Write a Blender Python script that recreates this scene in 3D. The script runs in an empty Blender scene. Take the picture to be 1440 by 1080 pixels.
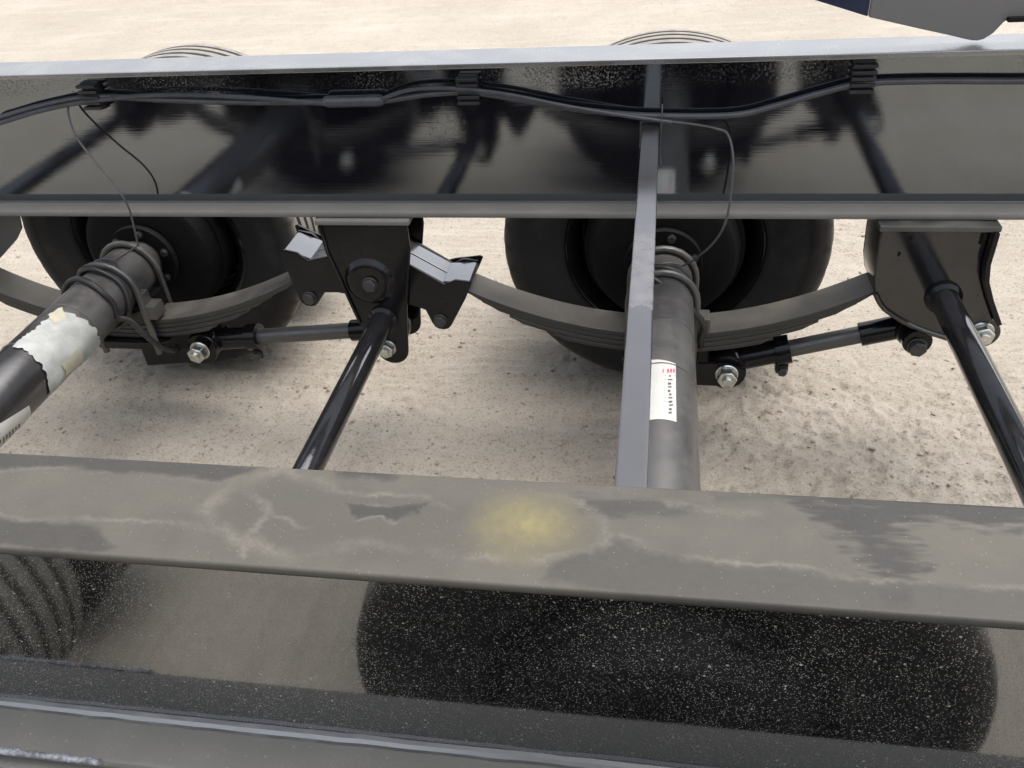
import bpy, bmesh, math, random
import numpy as np
from mathutils import Vector, Matrix

random.seed(7)
RNG = np.random.default_rng(11)
R = math.radians
S = bpy.context.scene
COL = S.collection

# ------------------------------------------------------------------ camera
CAM = Vector((-.0223, -1.0397, 1.3566))
PITCH, YAW, ROLL, FPX = .632, -.1984, -.083, 1197.35      # fitted to the photograph (1440 px wide)
fw = Vector((math.sin(YAW)*math.cos(PITCH), math.cos(YAW)*math.cos(PITCH), -math.sin(PITCH)))
rt = fw.cross(Vector((0, 0, 1))).normalized()
up = rt.cross(fw)
r2 = rt*math.cos(ROLL) + up*math.sin(ROLL)
u2 = -rt*math.sin(ROLL) + up*math.cos(ROLL)
cd = bpy.data.cameras.new('camera')
cd.sensor_fit = 'HORIZONTAL'; cd.sensor_width = 36.0; cd.lens = 36.0*FPX/1440.0
cd.clip_start = .01; cd.clip_end = 2000
cam = bpy.data.objects.new('camera', cd); COL.objects.link(cam)
m3 = Matrix((r2, u2, -fw)).transposed()
cam.matrix_world = Matrix.Translation(CAM) @ m3.to_4x4()
S.camera = cam

# ------------------------------------------------------------------ light: bright overcast day
SUN_EL, SUN_AZ = R(72), R(60)                 # azimuth measured from +Y towards +X
w = bpy.data.worlds.new('World'); S.world = w; w.use_nodes = True
nt = w.node_tree; nt.nodes.clear()
sky = nt.nodes.new('ShaderNodeTexSky'); sky.sky_type = 'NISHITA'; sky.sun_disc = False
sky.sun_elevation = SUN_EL; sky.sun_rotation = SUN_AZ
sky.air_density = 1.2; sky.dust_density = 6.0; sky.ozone_density = .6
hsv = nt.nodes.new('ShaderNodeHueSaturation'); hsv.inputs['Saturation'].default_value = .42
bg = nt.nodes.new('ShaderNodeBackground'); bg.inputs[1].default_value = .15
wo = nt.nodes.new('ShaderNodeOutputWorld')
nt.links.new(sky.outputs[0], hsv.inputs['Color']); nt.links.new(hsv.outputs[0], bg.inputs[0]); nt.links.new(bg.outputs[0], wo.inputs[0])
sd = bpy.data.lights.new('sun', 'SUN'); sd.energy = .5; sd.angle = R(50); sd.color = (1, .93, .84)
so = bpy.data.objects.new('sun', sd); COL.objects.link(so)
dirv = Vector((math.sin(SUN_AZ)*math.cos(SUN_EL), math.cos(SUN_AZ)*math.cos(SUN_EL), math.sin(SUN_EL)))
so.rotation_euler = dirv.to_track_quat('Z', 'Y').to_euler(); so.location = dirv*8
S.view_settings.view_transform = 'Standard'; S.view_settings.look = 'None'
S.view_settings.exposure = 1.45; S.view_settings.gamma = 1.0

# ------------------------------------------------------------------ ray helpers (photo pixel -> point on a real surface)
def ray(x, y): return fw*FPX + r2*(x-720) - u2*(y-540)
def on_y(x, y, Y): d = ray(x, y); return CAM + d*((Y-CAM.y)/d.y)
def on_z(x, y, Z): d = ray(x, y); return CAM + d*((Z-CAM.z)/d.z)

# ------------------------------------------------------------------ materials
def new_mat(name):
    m = bpy.data.materials.new(name); m.use_nodes = True
    t = m.node_tree; b = t.nodes['Principled BSDF']
    return m, t, b
class NT:
    def __init__(s, t): s.t = t
    def n(s, typ, **kw):
        o = s.t.nodes.new(typ)
        for k, v in kw.items(): setattr(o, k, v)
        return o
    def put(s, sock, v):
        if isinstance(v, bpy.types.NodeSocket): s.t.links.new(v, sock)
        else: sock.default_value = v
    def coord(s): 
        if not hasattr(s, '_c'): s._c = s.n('ShaderNodeTexCoord').outputs['Object']
        return s._c
    def mapping(s, scale, vec=None):
        o = s.n('ShaderNodeMapping'); s.put(o.inputs['Vector'], vec or s.coord()); o.inputs['Scale'].default_value = scale
        return o.outputs[0]
    def noise(s, scale, detail=4, rough=.55, vec=None, dist=0.):
        o = s.n('ShaderNodeTexNoise'); s.put(o.inputs['Vector'], vec or s.coord())
        o.inputs['Scale'].default_value = scale; o.inputs['Detail'].default_value = detail
        o.inputs['Roughness'].default_value = rough; o.inputs['Distortion'].default_value = dist
        return o.outputs['Fac']
    def voro(s, scale, vec=None, feature='F1', rnd=1.):
        o = s.n('ShaderNodeTexVoronoi', feature=feature); s.put(o.inputs['Vector'], vec or s.coord()); o.inputs['Scale'].default_value = scale
        o.inputs['Randomness'].default_value = rnd
        return o
    def ramp(s, v, a, b, lo=0., hi=1.):
        o = s.n('ShaderNodeMapRange', interpolation_type='SMOOTHSTEP'); s.put(o.inputs[0], v)
        for i, q in zip((1, 2, 3, 4), (a, b, lo, hi)): o.inputs[i].default_value = q
        return o.outputs[0]
    def math(s, op, a, b=0., c=0., clamp=False):
        o = s.n('ShaderNodeMath', operation=op, use_clamp=clamp); s.put(o.inputs[0], a); s.put(o.inputs[1], b); s.put(o.inputs[2], c)
        return o.outputs[0]
    def mixc(s, f, a, b):
        o = s.n('ShaderNodeMix', data_type='RGBA'); s.put(o.inputs[0], f)
        for k, v in ((6, a), (7, b)):
            s.put(o.inputs[k], v if isinstance(v, bpy.types.NodeSocket) else (*v, 1) if len(v) == 3 else v)
        return o.outputs[2]
    def mixf(s, f, a, b):
        o = s.n('ShaderNodeMix', data_type='FLOAT'); s.put(o.inputs[0], f); s.put(o.inputs[2], a); s.put(o.inputs[3], b)
        return o.outputs[0]
    def bump(s, h, strength, dist=.001, normal=None):
        o = s.n('ShaderNodeBump'); o.inputs['Strength'].default_value = strength; o.inputs['Distance'].default_value = dist
        s.put(o.inputs['Height'], h)
        if normal is not None: s.put(o.inputs['Normal'], normal)
        return o.outputs[0]
    def sep(s, v=None):
        o = s.n('ShaderNodeSeparateXYZ'); s.put(o.inputs[0], v or s.coord()); return o.outputs
    def attr(s, name):
        o = s.n('ShaderNodeAttribute'); o.attribute_name = name; return o

DUST = (.24, .222, .195)
def paint(name, base=(.008, .008, .0095), rough=.10, ior=2.3, streak=0., dust=.12, dust_col=DUST, orange=.06,
          specks=0., spot=None, tint=None, fine_dust=0., dust_min=0., top_dust=None, dust_scale=9., y_dust=None, y_patch=None, up_dust=False):
    """black enamel; dust = general film, specks = separate grains lying on it"""
    m, t, b = new_mat(name); N = NT(t)
    film = N.ramp(N.noise(dust_scale, 6, .65), .35, .8, dust_min, dust)
    if up_dust:                                     # dust settles on upward faces
        gz = N.sep(N.n('ShaderNodeNewGeometry').outputs['True Normal'])[2]
        film = N.math('MULTIPLY', film, N.ramp(gz, .2, .8, .12, 1.))
    if y_patch:                                     # a chalky scuffed stretch
        y = N.math('ADD', N.sep()[1], N.math('MULTIPLY', N.math('SUBTRACT', N.noise(60, 3), .5), .05))
        k = N.math('MULTIPLY', N.ramp(y, y_patch[0], y_patch[0]+.01), N.ramp(y, y_patch[1]+.05, y_patch[1]-.03))
        film = N.math('ADD', film, N.math('MULTIPLY', N.math('MULTIPLY', k, N.ramp(N.noise(45, 6, .7), .3, .65, .25, 1.)), y_patch[2]), clamp=True)
    if y_dust: film = N.math('MULTIPLY', film, N.ramp(N.sep()[1], y_dust[0], y_dust[1], .12, 1.))
    if top_dust:                                    # speckled dirt held on the upper strip of the web
        z0, z1, amt = top_dust
        z = N.sep()[2]; zr = N.ramp(z, z0, z1)
        pat = N.ramp(N.noise(3.2, 2, .5, N.mapping((1, 1, .35))), .44, .66)
        gr = N.ramp(N.noise(230, 3, .7), .47, .66)
        k = N.math('MULTIPLY', N.math('MULTIPLY', zr, N.math('ADD', N.math('MULTIPLY', pat, .9), .12)), gr)
        film = N.math('ADD', film, N.math('MULTIPLY', k, amt), clamp=True)
    if spot:
        for (px, pz, rad, amt) in spot:
            x, y, z = N.sep()
            d = N.math('SQRT', N.math('ADD', N.math('POWER', N.math('SUBTRACT', x, px), 2), N.math('POWER', N.math('SUBTRACT', z, pz), 2)))
            d = N.math('ADD', d, N.math('MULTIPLY', N.math('SUBTRACT', N.noise(40, 3), .5), .04))
            k = N.math('MULTIPLY', N.ramp(d, rad, rad*.4), N.ramp(N.noise(170, 4, .75, dist=1.2), .5, .62))
            film = N.math('ADD', film, N.math('MULTIPLY', k, amt), clamp=True)
    if specks:
        film = N.math('ADD', film, N.math('MULTIPLY', N.ramp(N.noise(650, 3, .8), .5, .75), fine_dust))
        v = N.voro(760); keep = N.ramp(N.math('FRACT', N.math('MULTIPLY', N.sep(v.outputs['Color'])[0], 7.31)), .05, .2)
        size = N.math('MULTIPLY', N.sep(v.outputs['Color'])[1], .42)
        br = N.ramp(N.math('FRACT', N.math('MULTIPLY', N.sep(v.outputs['Color'])[2], 3.77)), 0, 1, .25, 1.)
        g1 = N.math('MULTIPLY', N.math('MULTIPLY', N.ramp(N.math('SUBTRACT', size, v.outputs['Distance']), -.02, .05), keep), br)
        v2 = N.voro(250); keep2 = N.ramp(N.math('FRACT', N.math('MULTIPLY', N.sep(v2.outputs['Color'])[0], 5.77)), .84, .88)
        g2 = N.math('MULTIPLY', N.math('LESS_THAN', v2.outputs['Distance'], N.math('MULTIPLY', N.sep(v2.outputs['Color'])[2], .32)), keep2)
        cl = N.ramp(N.noise(9, 5, .7), .35, .65, .55, 1.)
        g = N.math('MULTIPLY', N.math('MAXIMUM', g1, g2), N.math('MULTIPLY', cl, specks))
        film = N.math('MAXIMUM', film, g)
    N.put(b.inputs['Base Color'], N.mixc(film, base, N.mixc(g, dust_col, (.42, .40, .36)) if specks else dust_col))
    rr = N.math('ADD', N.math('MULTIPLY', N.noise(60, 3), rough*.6), rough*.7)
    N.put(b.inputs['Roughness'], N.mixf(film, rr, .75))
    N.put(b.inputs['IOR'], N.mixf(film, ior, 1.3))
    if tint: b.inputs['Specular Tint'].default_value = (*tint, 1)
    h = N.noise(90, 2, .5)
    nrm = N.bump(h, orange, .0015)
    if streak:
        nrm = N.bump(N.noise(1, 3, .6, N.mapping((3, 3, 520))), streak, .0012, nrm)
    N.put(b.inputs['Normal'], nrm)
    return m

M = {}
M['web_far'] = paint('gloss_black_web', rough=.04, ior=2.6, tint=(.88, .95, 1.), streak=.026, orange=.004, dust=.012, top_dust=(.826, .86, .75), spot=[(-.445, .77, .055, .35)], base=(.005, .005, .008))
M['web_near'] = paint('gloss_black_speckled_web', rough=.035, ior=3.2, tint=(.93, .97, 1.), streak=.006, orange=.004, dust=.05, specks=1., fine_dust=.22, base=(.006, .006, .006))
M['black'] = paint('black_enamel', rough=.14, ior=1.34, dust=.015, orange=.03, base=(.006, .006, .0068))
M['black_gloss'] = paint('black_enamel_gloss', rough=.08, ior=2.2, dust=.04)
M['plate'] = paint('grey_gloss_plate', rough=.09, ior=1.65, dust=.12, orange=.03, dust_scale=5)
M['plate_grey'] = paint('dust_grey_plate', rough=.3, ior=1.9, dust=1., dust_min=.8, base=(.05,.05,.05), orange=.03, dust_col=(.13,.128,.125), dust_scale=5)
M['plate_dusty'] = paint('dusty_grey_plate', rough=.2, ior=2.3, dust=.75, dust_min=.5, base=(.05,.05,.05), orange=.03, dust_col=(.15,.142,.135), dust_scale=5)
M['flange'] = paint('flange_enamel', rough=.16, ior=3.2, dust=.3, dust_min=.12, orange=.02, base=(.02, .02, .02), dust_col=(.36,.36,.36))
M['fillet'] = paint('sky_highlight_weld_fillet', rough=.3, ior=3.0, dust=.5, dust_min=.1, orange=.1, base=(.03, .03, .03), dust_col=(.3,.3,.3), dust_scale=30)  # sky highlight along the weld, put into a paler colour
M['dusty'] = paint('dusty_black_steel', rough=.34, ior=1.8, dust=.85, base=(.022, .022, .021), dust_col=(.115, .11, .095))
M['dusty_lower'] = paint('dust_covered_lower_flange', rough=.34, ior=2.0, dust=1., base=(.05, .05, .047), dust_col=(.165, .16, .145), dust_scale=16, dust_min=.7, specks=.4)
M['axle_glossy'] = paint('black_axle_dusty_end', rough=.2, ior=1.9, dust=.75, dust_min=.25, y_dust=(.22, .40), base=(.012, .012, .013), dust_col=(.092, .088, .083), dust_scale=14)
M['axle'] = paint('dull_grey_axle', rough=.33, ior=1.9, dust=.6, dust_min=.12, base=(.022, .022, .023), dust_col=(.092, .088, .083), dust_scale=14)
M['bar'] = paint('satin_grey_bar', rough=.17, ior=1.75, dust=.06, y_patch=(float(on_z(905, 432, .772).y), float(on_z(915, 330, .772).y), .38), orange=.03, base=(.022, .022, .025), dust_col=(.18, .18, .19), dust_scale=7)
M['cap'] = paint('bright_sky_sheen_enamel', rough=.16, ior=2.6, dust=.2, dust_min=.05, orange=.03, base=(.03, .03, .033), dust_col=(.2, .2, .21))  # rocker tops: sky sheen painted in as a lighter enamel
M['leaf'] = paint('dusty_spring_steel', rough=.42, ior=1.6, dust=1., dust_min=.35, up_dust=True, base=(.012, .012, .012), dust_col=(.098, .091, .078), dust_scale=12)
M['navy_reflection'] = paint('navy_reflection_paint', base=(.012, .018, .045), rough=.12, ior=1.6, dust=.06)  # dark blue reflection on the upright plate, painted as a colour

def simple(name, col, rough, metal=0., ior=1.5, noise=.25, scale=40, bump=.15):
    m, t, b = new_mat(name); N = NT(t)
    f = N.noise(scale, 5, .65)
    dark = tuple(c*(1-noise) for c in col); lite = tuple(min(1, c*(1+noise)) for c in col)
    N.put(b.inputs['Base Color'], N.mixc(N.ramp(f, .3, .7), dark, lite))
    N.put(b.inputs['Roughness'], N.math('ADD', N.math('MULTIPLY', f, .2), rough-.1)); b.inputs['Metallic'].default_value = metal
    b.inputs['IOR'].default_value = ior
    if bump: N.put(b.inputs['Normal'], N.bump(N.noise(scale*4, 3), bump, .001))
    return m
M['rubber'] = simple('sidewall_rubber', (.023, .023, .024), .55, noise=.4, scale=22)
M['drum'] = simple('brake_drum_black', (.004, .004, .0045), .75, ior=1.3, noise=.4, scale=30)
M['cable'] = simple('cable_jacket', (.05, .05, .058), .34, noise=.2)
M['wire'] = simple('wire_jacket', (.06, .06, .065), .4, noise=.2)
M['hose'] = simple('hose_rubber', (.014, .014, .015), .36, noise=.2)
M['clip'] = simple('clip_plastic', (.02, .02, .022), .3, noise=.1)
M['zinc'] = simple('zinc_bolt', (.52, .53, .50), .32, metal=1., noise=.25, scale=90)
M['darkbolt'] = simple('black_bolt', (.03, .03, .032), .38, noise=.3, scale=90)
M['paper'] = simple('aged_paper', (.255, .268, .26), .75, noise=.16, scale=28, bump=.5)
M['tape'] = simple('yellowed_tape', (.30, .285, .22), .7, noise=.12, scale=30)
M['sticker'] = simple('white_sticker', (.37, .365, .35), .5, noise=.05, scale=30, bump=0)
M['ink'] = simple('black_ink', (.06, .06, .065), .6, noise=.1, bump=0)
M['redink'] = simple('red_ink', (.55, .06, .10), .6, noise=.1, bump=0)
M['weld'] = simple('pale_weld_bead', (.21, .22, .24), .6, noise=.6, scale=150, bump=.8)
M['clod'] = simple('sand_clod', (.24, .208, .17), .95, noise=.35, scale=60)

def tread_mat():
    m, t, b = new_mat('dusty_tread_rubber'); N = NT(t)
    a = N.attr('wear').outputs['Fac']
    f = N.ramp(N.noise(38, 6, .7), .3, .7, .72, 1.)
    k = N.math('ADD', N.math('MULTIPLY', a, f), N.ramp(N.noise(11, 6, .7), .45, .8, 0, .10), clamp=True)
    N.put(b.inputs['Base Color'], N.mixc(k, (.010, .010, .0105), (.20, .185, .165)))
    b.inputs['Roughness'].default_value = .85
    N.put(b.inputs['Normal'], N.bump(N.noise(150, 4), .3, .001))
    return m
M['tread'] = tread_mat()

def stained_top():
    m, t, b = new_mat('stained_dusty_flange'); N = NT(t)
    col = N.attr('stain'); rgb = N.sep(col.outputs['Color'])
    fine = N.noise(300, 5, .7); mid = N.noise(35, 6, .65)
    d = N.math('ADD', rgb[0], N.math('MULTIPLY', N.math('SUBTRACT', mid, .5), .22))
    d = N.math('ADD', d, N.math('MULTIPLY', N.math('SUBTRACT', fine, .5), .30), clamp=True)
    c = N.mixc(d, (.017, .017, .017), (.079, .073, .061))
    c = N.mixc(N.math('MULTIPLY', rgb[1], N.ramp(fine, .3, .6, .45, 1.)), c, (.175, .163, .14))
    c = N.mixc(N.math('MULTIPLY', rgb[2], N.ramp(mid, .2, .7, .7, 1.)), c, (.155, .135, .058))
    sp = N.voro(330); k = N.math('MULTIPLY', N.math('LESS_THAN', sp.outputs['Distance'], .2), N.math('GREATER_THAN', N.sep(sp.outputs['Color'])[0], .9))
    c = N.mixc(N.math('MULTIPLY', k, .3), c, (.2, .19, .165))
    N.put(b.inputs['Base Color'], c)
    N.put(b.inputs['Roughness'], N.mixf(d, .5, .7)); b.inputs['IOR'].default_value = 1.32
    N.put(b.inputs['Normal'], N.bump(N.math('ADD', fine, N.math('MULTIPLY', rgb[1], .6)), .25, .0006))
    return m
M['stained'] = stained_top()

def ground_mat():
    m, t, b = new_mat('sandy_ground'); N = NT(t)
    big = N.noise(.8, 5, .6); mid = N.noise(9, 6, .65); fine = N.noise(130, 6, .72)
    c = N.mixc(N.ramp(big, .3, .7), (.284, .257, .215), (.338, .311, .266))
    c = N.mixc(N.ramp(mid, .45, .75, 0, .4), c, (.24, .205, .168))
    c = N.mixc(N.ramp(fine, .50, .68, 0, .75), c, (.138, .113, .09))
    c = N.mixc(N.ramp(fine, .46, .28, 0, .5), c, (.37, .335, .29))
    vs = N.voro(190); ks = N.math('MULTIPLY', N.math('LESS_THAN', vs.outputs['Distance'], N.math('MULTIPLY', N.sep(vs.outputs['Color'])[1], .36)), N.math('GREATER_THAN', N.sep(vs.outputs['Color'])[0], .72))
    c = N.mixc(N.math('MULTIPLY', ks, .55), c, (.13, .105, .085))
    v = N.voro(70); k = N.math('MULTIPLY', N.math('LESS_THAN', v.outputs['Distance'], N.math('MULTIPLY', N.sep(v.outputs['Color'])[1], .32)), N.math('GREATER_THAN', N.sep(v.outputs['Color'])[0], .74))
    c = N.mixc(N.math('MULTIPLY', k, .6), c, (.12, .098, .078))
    c = N.mixc(N.ramp(N.noise(2.6, 4, .6, N.mapping((.5, 3, 1))), .5, .7, 0, .28), c, (.40, .37, .33))
    N.put(b.inputs['Base Color'], c); b.inputs['Roughness'].default_value = .95; b.inputs['IOR'].default_value = 1.25
    n1 = N.bump(mid, .6, .014); n2 = N.bump(fine, 1., .006, n1)
    N.put(b.inputs['Normal'], n2)
    return m
M['ground'] = ground_mat()

# ------------------------------------------------------------------ object helpers
def link(name, me, parent=None, mat=None, label=None):
    o = bpy.data.objects.new(name, me); COL.objects.link(o)
    if mat is not None: me.materials.append(M[mat])
    if parent is not None: o.parent = parent
    if label: o['label'] = label
    return o
def bm_obj(name, bm, mat, parent=None, smooth=True, bevel=0., seg=2, label=None, ang=35):
    bmesh.ops.remove_doubles(bm, verts=bm.verts, dist=1e-5)
    bmesh.ops.recalc_face_normals(bm, faces=bm.faces)
    if bevel:
        es = [e for e in bm.edges if len(e.link_faces) == 2 and e.calc_face_angle(0) > R(ang)]
        bmesh.ops.bevel(bm, geom=es, offset=bevel, segments=seg, profile=.5, affect='EDGES', clamp_overlap=True)
    for e in bm.edges: e.smooth = not (len(e.link_faces) == 2 and e.calc_face_angle(0) > R(ang))
    for f in bm.faces: f.smooth = smooth
    me = bpy.data.meshes.new(name); bm.to_mesh(me); bm.free()
    o = link(name, me, parent, mat, label)
    if bevel:
        wn = o.modifiers.new('weighted', 'WEIGHTED_NORMAL'); wn.weight = 90; wn.keep_sharp = True
    return o
def add_box(bm, x0, x1, y0, y1, z0, z1):
    vs = [bm.verts.new((x, y, z)) for x in (x0, x1) for y in (y0, y1) for z in (z0, z1)]
    for f in ((0, 1, 3, 2), (4, 6, 7, 5), (0, 4, 5, 1), (2, 3, 7, 6), (0, 2, 6, 4), (1, 5, 7, 3)): bm.faces.new([vs[i] for i in f])
def add_prism(bm, poly, y0, y1):
    a = [bm.verts.new((x, y0, z)) for x, z in poly]; b = [bm.verts.new((x, y1, z)) for x, z in poly]
    n = len(poly); bm.faces.new(a); bm.faces.new(b[::-1])
    for i in range(n): bm.faces.new((a[i], b[i], b[(i+1) % n], a[(i+1) % n]))
def spline(pts, n=8):
    P = [Vector(p) for p in pts]; out = []
    P = [P[0]*2-P[1]] + P + [P[-1]*2-P[-2]]
    for i in range(1, len(P)-2):
        for k in range(n):
            t = k/n; a, b, c, d = P[i-1:i+3]
            out.append(.5*((2*b)+(c-a)*t+(2*a-5*b+4*c-d)*t*t+(3*b-a-3*c+d)*t*t*t))
    out.append(P[-2].copy()); return out
def add_tube(bm, path, r, seg=12, cap=True):
    path = [Vector(p) for p in path]; rr = r if isinstance(r, (list, tuple)) else [r]*len(path)
    rings = []; prev = None
    for i, p in enumerate(path):
        d = (path[min(i+1, len(path)-1)] - path[max(i-1, 0)]).normalized()
        if prev is None: nrm = d.orthogonal().normalized()
        else: nrm = (prev - d*prev.dot(d)).normalized()
        prev = nrm; bi = d.cross(nrm)
        rings.append([bm.verts.new(p + (nrm*math.cos(2*math.pi*k/seg) + bi*math.sin(2*math.pi*k/seg))*rr[i]) for k in range(seg)])
    for a, b in zip(rings, rings[1:]):
        for k in range(seg): bm.faces.new((a[k], a[(k+1) % seg], b[(k+1) % seg], b[k]))
    if cap: bm.faces.new(rings[0][::-1]); bm.faces.new(rings[-1])
def add_lathe_y(bm, prof, cx, cz, seg=48, close=False):
    """prof: list of (y, radius); axis along Y through (cx, cz)"""
    rings = []
    for y, r in prof:
        rings.append([bm.verts.new((cx+r*math.cos(2*math.pi*k/seg), y, cz+r*math.sin(2*math.pi*k/seg))) for k in range(seg)])
    pr = list(zip(rings, rings[1:])) + ([(rings[-1], rings[0])] if close else [])
    for a, b in pr:
        for k in range(seg): bm.faces.new((a[k], a[(k+1) % seg], b[(k+1) % seg], b[k]))
    if not close:
        if prof[0][1] > 1e-4: bm.faces.new(rings[0])
        if prof[-1][1] > 1e-4: bm.faces.new(rings[-1][::-1])
def hexbolt(name, x, y, z, r, h, mat, parent, sgn=-1, washer=True, stud=True):
    """bolt head or nut facing -Y (sgn -1) standing on the plane y"""
    bm = bmesh.new(); a0 = random.random()
    if washer: add_lathe_y(bm, [(y, 1e-5), (y, r*1.14), (y+sgn*h*.18, r*1.14), (y+sgn*h*.18, 1e-5)], x, z, 20)
    poly = [(x+r*math.cos(a0+i*math.pi/3), z+r*math.sin(a0+i*math.pi/3)) for i in range(6)]
    ya, yb = sorted((y+sgn*h*.18, y+sgn*h)); add_prism(bm, poly, ya, yb)
    if stud: add_lathe_y(bm, [(y+sgn*h*.99, 1e-5), (y+sgn*h*.99, r*.55), (y+sgn*h*1.3, r*.5), (y+sgn*h*1.3, 1e-5)], x, z, 14)
    return bm_obj(name, bm, mat, parent, smooth=True, bevel=r*.08, seg=1, ang=30)
def children(o): return [c for c in bpy.data.objects if c.parent == o]
def copy_part(o, parent, M4, label=None):
    """a copy of a part and of its sub-parts; the whole part moved by M4"""
    kids = list(children(o))
    c = o.copy(); COL.objects.link(c); c.parent = parent; c.matrix_local = M4 @ o.matrix_local
    if 'label' in c: del c['label']
    if label: c['label'] = label
    for k in kids:
        d = k.copy(); COL.objects.link(d); d.parent = c; d.matrix_local = k.matrix_local.copy()
        if 'label' in d: del d['label']
    return c
FLIP = Matrix.Scale(-1, 4, (0, 1, 0))

# ------------------------------------------------------------------ ground
def vnoise(X, Y, scale, seed):
    g = np.random.default_rng(seed).random((256, 256)); x = X*scale; y = Y*scale
    xi = np.floor(x).astype(int); yi = np.floor(y).astype(int); fx = x-xi; fy = y-yi
    fx = fx*fx*(3-2*fx); fy = fy*fy*(3-2*fy); a = xi % 256; b = yi % 256; a1 = (a+1) % 256; b1 = (b+1) % 256
    return g[a, b]*(1-fx)*(1-fy)+g[a1, b]*fx*(1-fy)+g[a, b1]*(1-fx)*fy+g[a1, b1]*fx*fy - .5
def axis_pts(lo, hi, step, far):
    c = list(np.arange(lo, hi+1e-6, step)); s = step; a = c[-1]; b = c[0]; L = []; H = []
    while a < far: s *= 1.22; a += s; H.append(a)
    s = step
    while b > -far: s *= 1.22; b -= s; L.append(b)
    return np.array(L[::-1]+c+H)
gx = axis_pts(-2.6, 1.7, .008, 300); gy = axis_pts(-.5, 2.9, .008, 300)
GX, GY = np.meshgrid(gx, gy, indexing='ij')
def ground_h(X, Y):
    wx = X+.05*vnoise(X, Y, 3, 91); wy = Y+.05*vnoise(X, Y, 3, 92)
    sm = lambda t: np.clip(t, 0, 1)
    det = sm((X+2.75)/.4)*sm((1.8-X)/.3)*sm((3.0-Y)/.5)
    h = .020*vnoise(wx, wy, 1.1, 1)+.010*vnoise(wx, wy*1.3, 4, 2)
    h += det*(.0028*vnoise(wx, wy*1.6, 13, 3)+.0030*vnoise(wx, wy*1.4, 31, 4))
    soft = np.clip(.5+1.6*vnoise(X, Y, 1.7, 8), 0.15, 1)
    cr = vnoise(wx, wy, 62, 5); rough = np.clip((X+.1)/.4, 0, 1)*np.clip((1.35-Y)/.5, 0, 1)
    h += det*soft*(.007+.005*rough)*np.sign(cr)*np.abs(cr)**.8 + det*rough*.004*vnoise(wx, wy, 28, 71)
    pit = vnoise(wx, wy*1.5, 45, 6); h -= det*(soft+.6*rough)*.009*np.clip(pit-.22, 0, 1)/.28
    # faint tyre-tread ribs pressed in along the wheel paths
    for yc, wd, amp in ((.30, .17, .003), (1.62, .22, .0016), (.95, .26, .0022)):
        m = det*np.exp(-((Y-yc)/wd)**4)
        h += m*amp*np.sin((Y+.02*vnoise(X, Y, 2, 21))*2*math.pi/.034)*(.5+vnoise(X, Y, 2.2, 22)) - .006*m
        h += m*amp*.5*np.sin((X+.6*Y)*2*math.pi/.028)*np.clip(vnoise(X, Y, 1.6, 23)+.25, 0, 1)
    far = np.clip((np.hypot(X, Y)-6)/20, 0, 1)
    return h*(1-far)
# tyres press on the ground at z = 0
GH = ground_h(GX, GY); GH -= np.percentile(GH[(np.abs(GX) < 3) & (np.abs(GY) < 3)], 70)
nx, ny = len(gx), len(gy)
co = np.stack([GX, GY, GH], -1).reshape(-1, 3)
idx = np.arange(nx*ny).reshape(nx, ny)
q = np.stack([idx[:-1, :-1], idx[1:, :-1], idx[1:, 1:], idx[:-1, 1:]], -1).reshape(-1, 4)
def np_mesh(name, co, quads):
    me = bpy.data.meshes.new(name); me.vertices.add(len(co)); me.vertices.foreach_set('co', co.astype(np.float32).ravel())
    k = quads.shape[1]
    me.loops.add(quads.size); me.loops.foreach_set('vertex_index', quads.astype(np.int32).ravel())
    me.polygons.add(len(quads)); me.polygons.foreach_set('loop_start', np.arange(0, quads.size, k, dtype=np.int32))
    me.polygons.foreach_set('use_smooth', np.ones(len(quads), bool)); me.update(calc_edges=True)
    return me
gnd = link('ground', np_mesh('ground', co, q), None, 'ground'); gnd['kind'] = 'structure'
gnd['label'] = 'pale sandy ground with crumbs and faint tyre marks under the trailer'
# loose crumbs and pebbles
ico = bmesh.new(); bmesh.ops.create_icosphere(ico, subdivisions=1, radius=1)
iv = np.array([v.co[:] for v in ico.verts]); ifc = np.array([[v.index for v in f.verts] for f in ico.faces]); ico.free()
n_cl = 9000
px = RNG.uniform(-2.5, 1.7, n_cl); py = RNG.uniform(-.4, 2.8, n_cl)
dens = vnoise(px, py, 1.7, 8)+.5+.5*vnoise(px, py, 6, 31); kp = dens > RNG.random(n_cl)*.9; px, py = px[kp], py[kp]; n_cl = len(px)
sz = .0013+.0052*RNG.random(n_cl)**4.5
off = np.percentile(ground_h(GX, GY)[(np.abs(GX) < 3) & (np.abs(GY) < 3)], 70)
pz = ground_h(px, py)-off
jit = 1+.35*(RNG.random((n_cl, len(iv), 1))-.5)
sc3 = np.stack([sz*RNG.uniform(.8, 1.5, n_cl), sz*RNG.uniform(.8, 1.5, n_cl), sz*RNG.uniform(.5, .9, n_cl)], -1)
cv = iv[None]*jit*sc3[:, None]+np.stack([px, py, pz+sz*.25], -1)[:, None]
cf = ifc[None]+(np.arange(n_cl)*len(iv))[:, None, None]
me = np_mesh('gravel', cv.reshape(-1, 3), cf.reshape(-1, 3)); me.polygons.foreach_set('use_smooth', np.zeros(len(me.polygons), bool))
grv = link('gravel', me, None, 'clod'); grv['kind'] = 'stuff'; grv['label'] = 'loose crumbs and pebbles scattered over the sandy ground'

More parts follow.
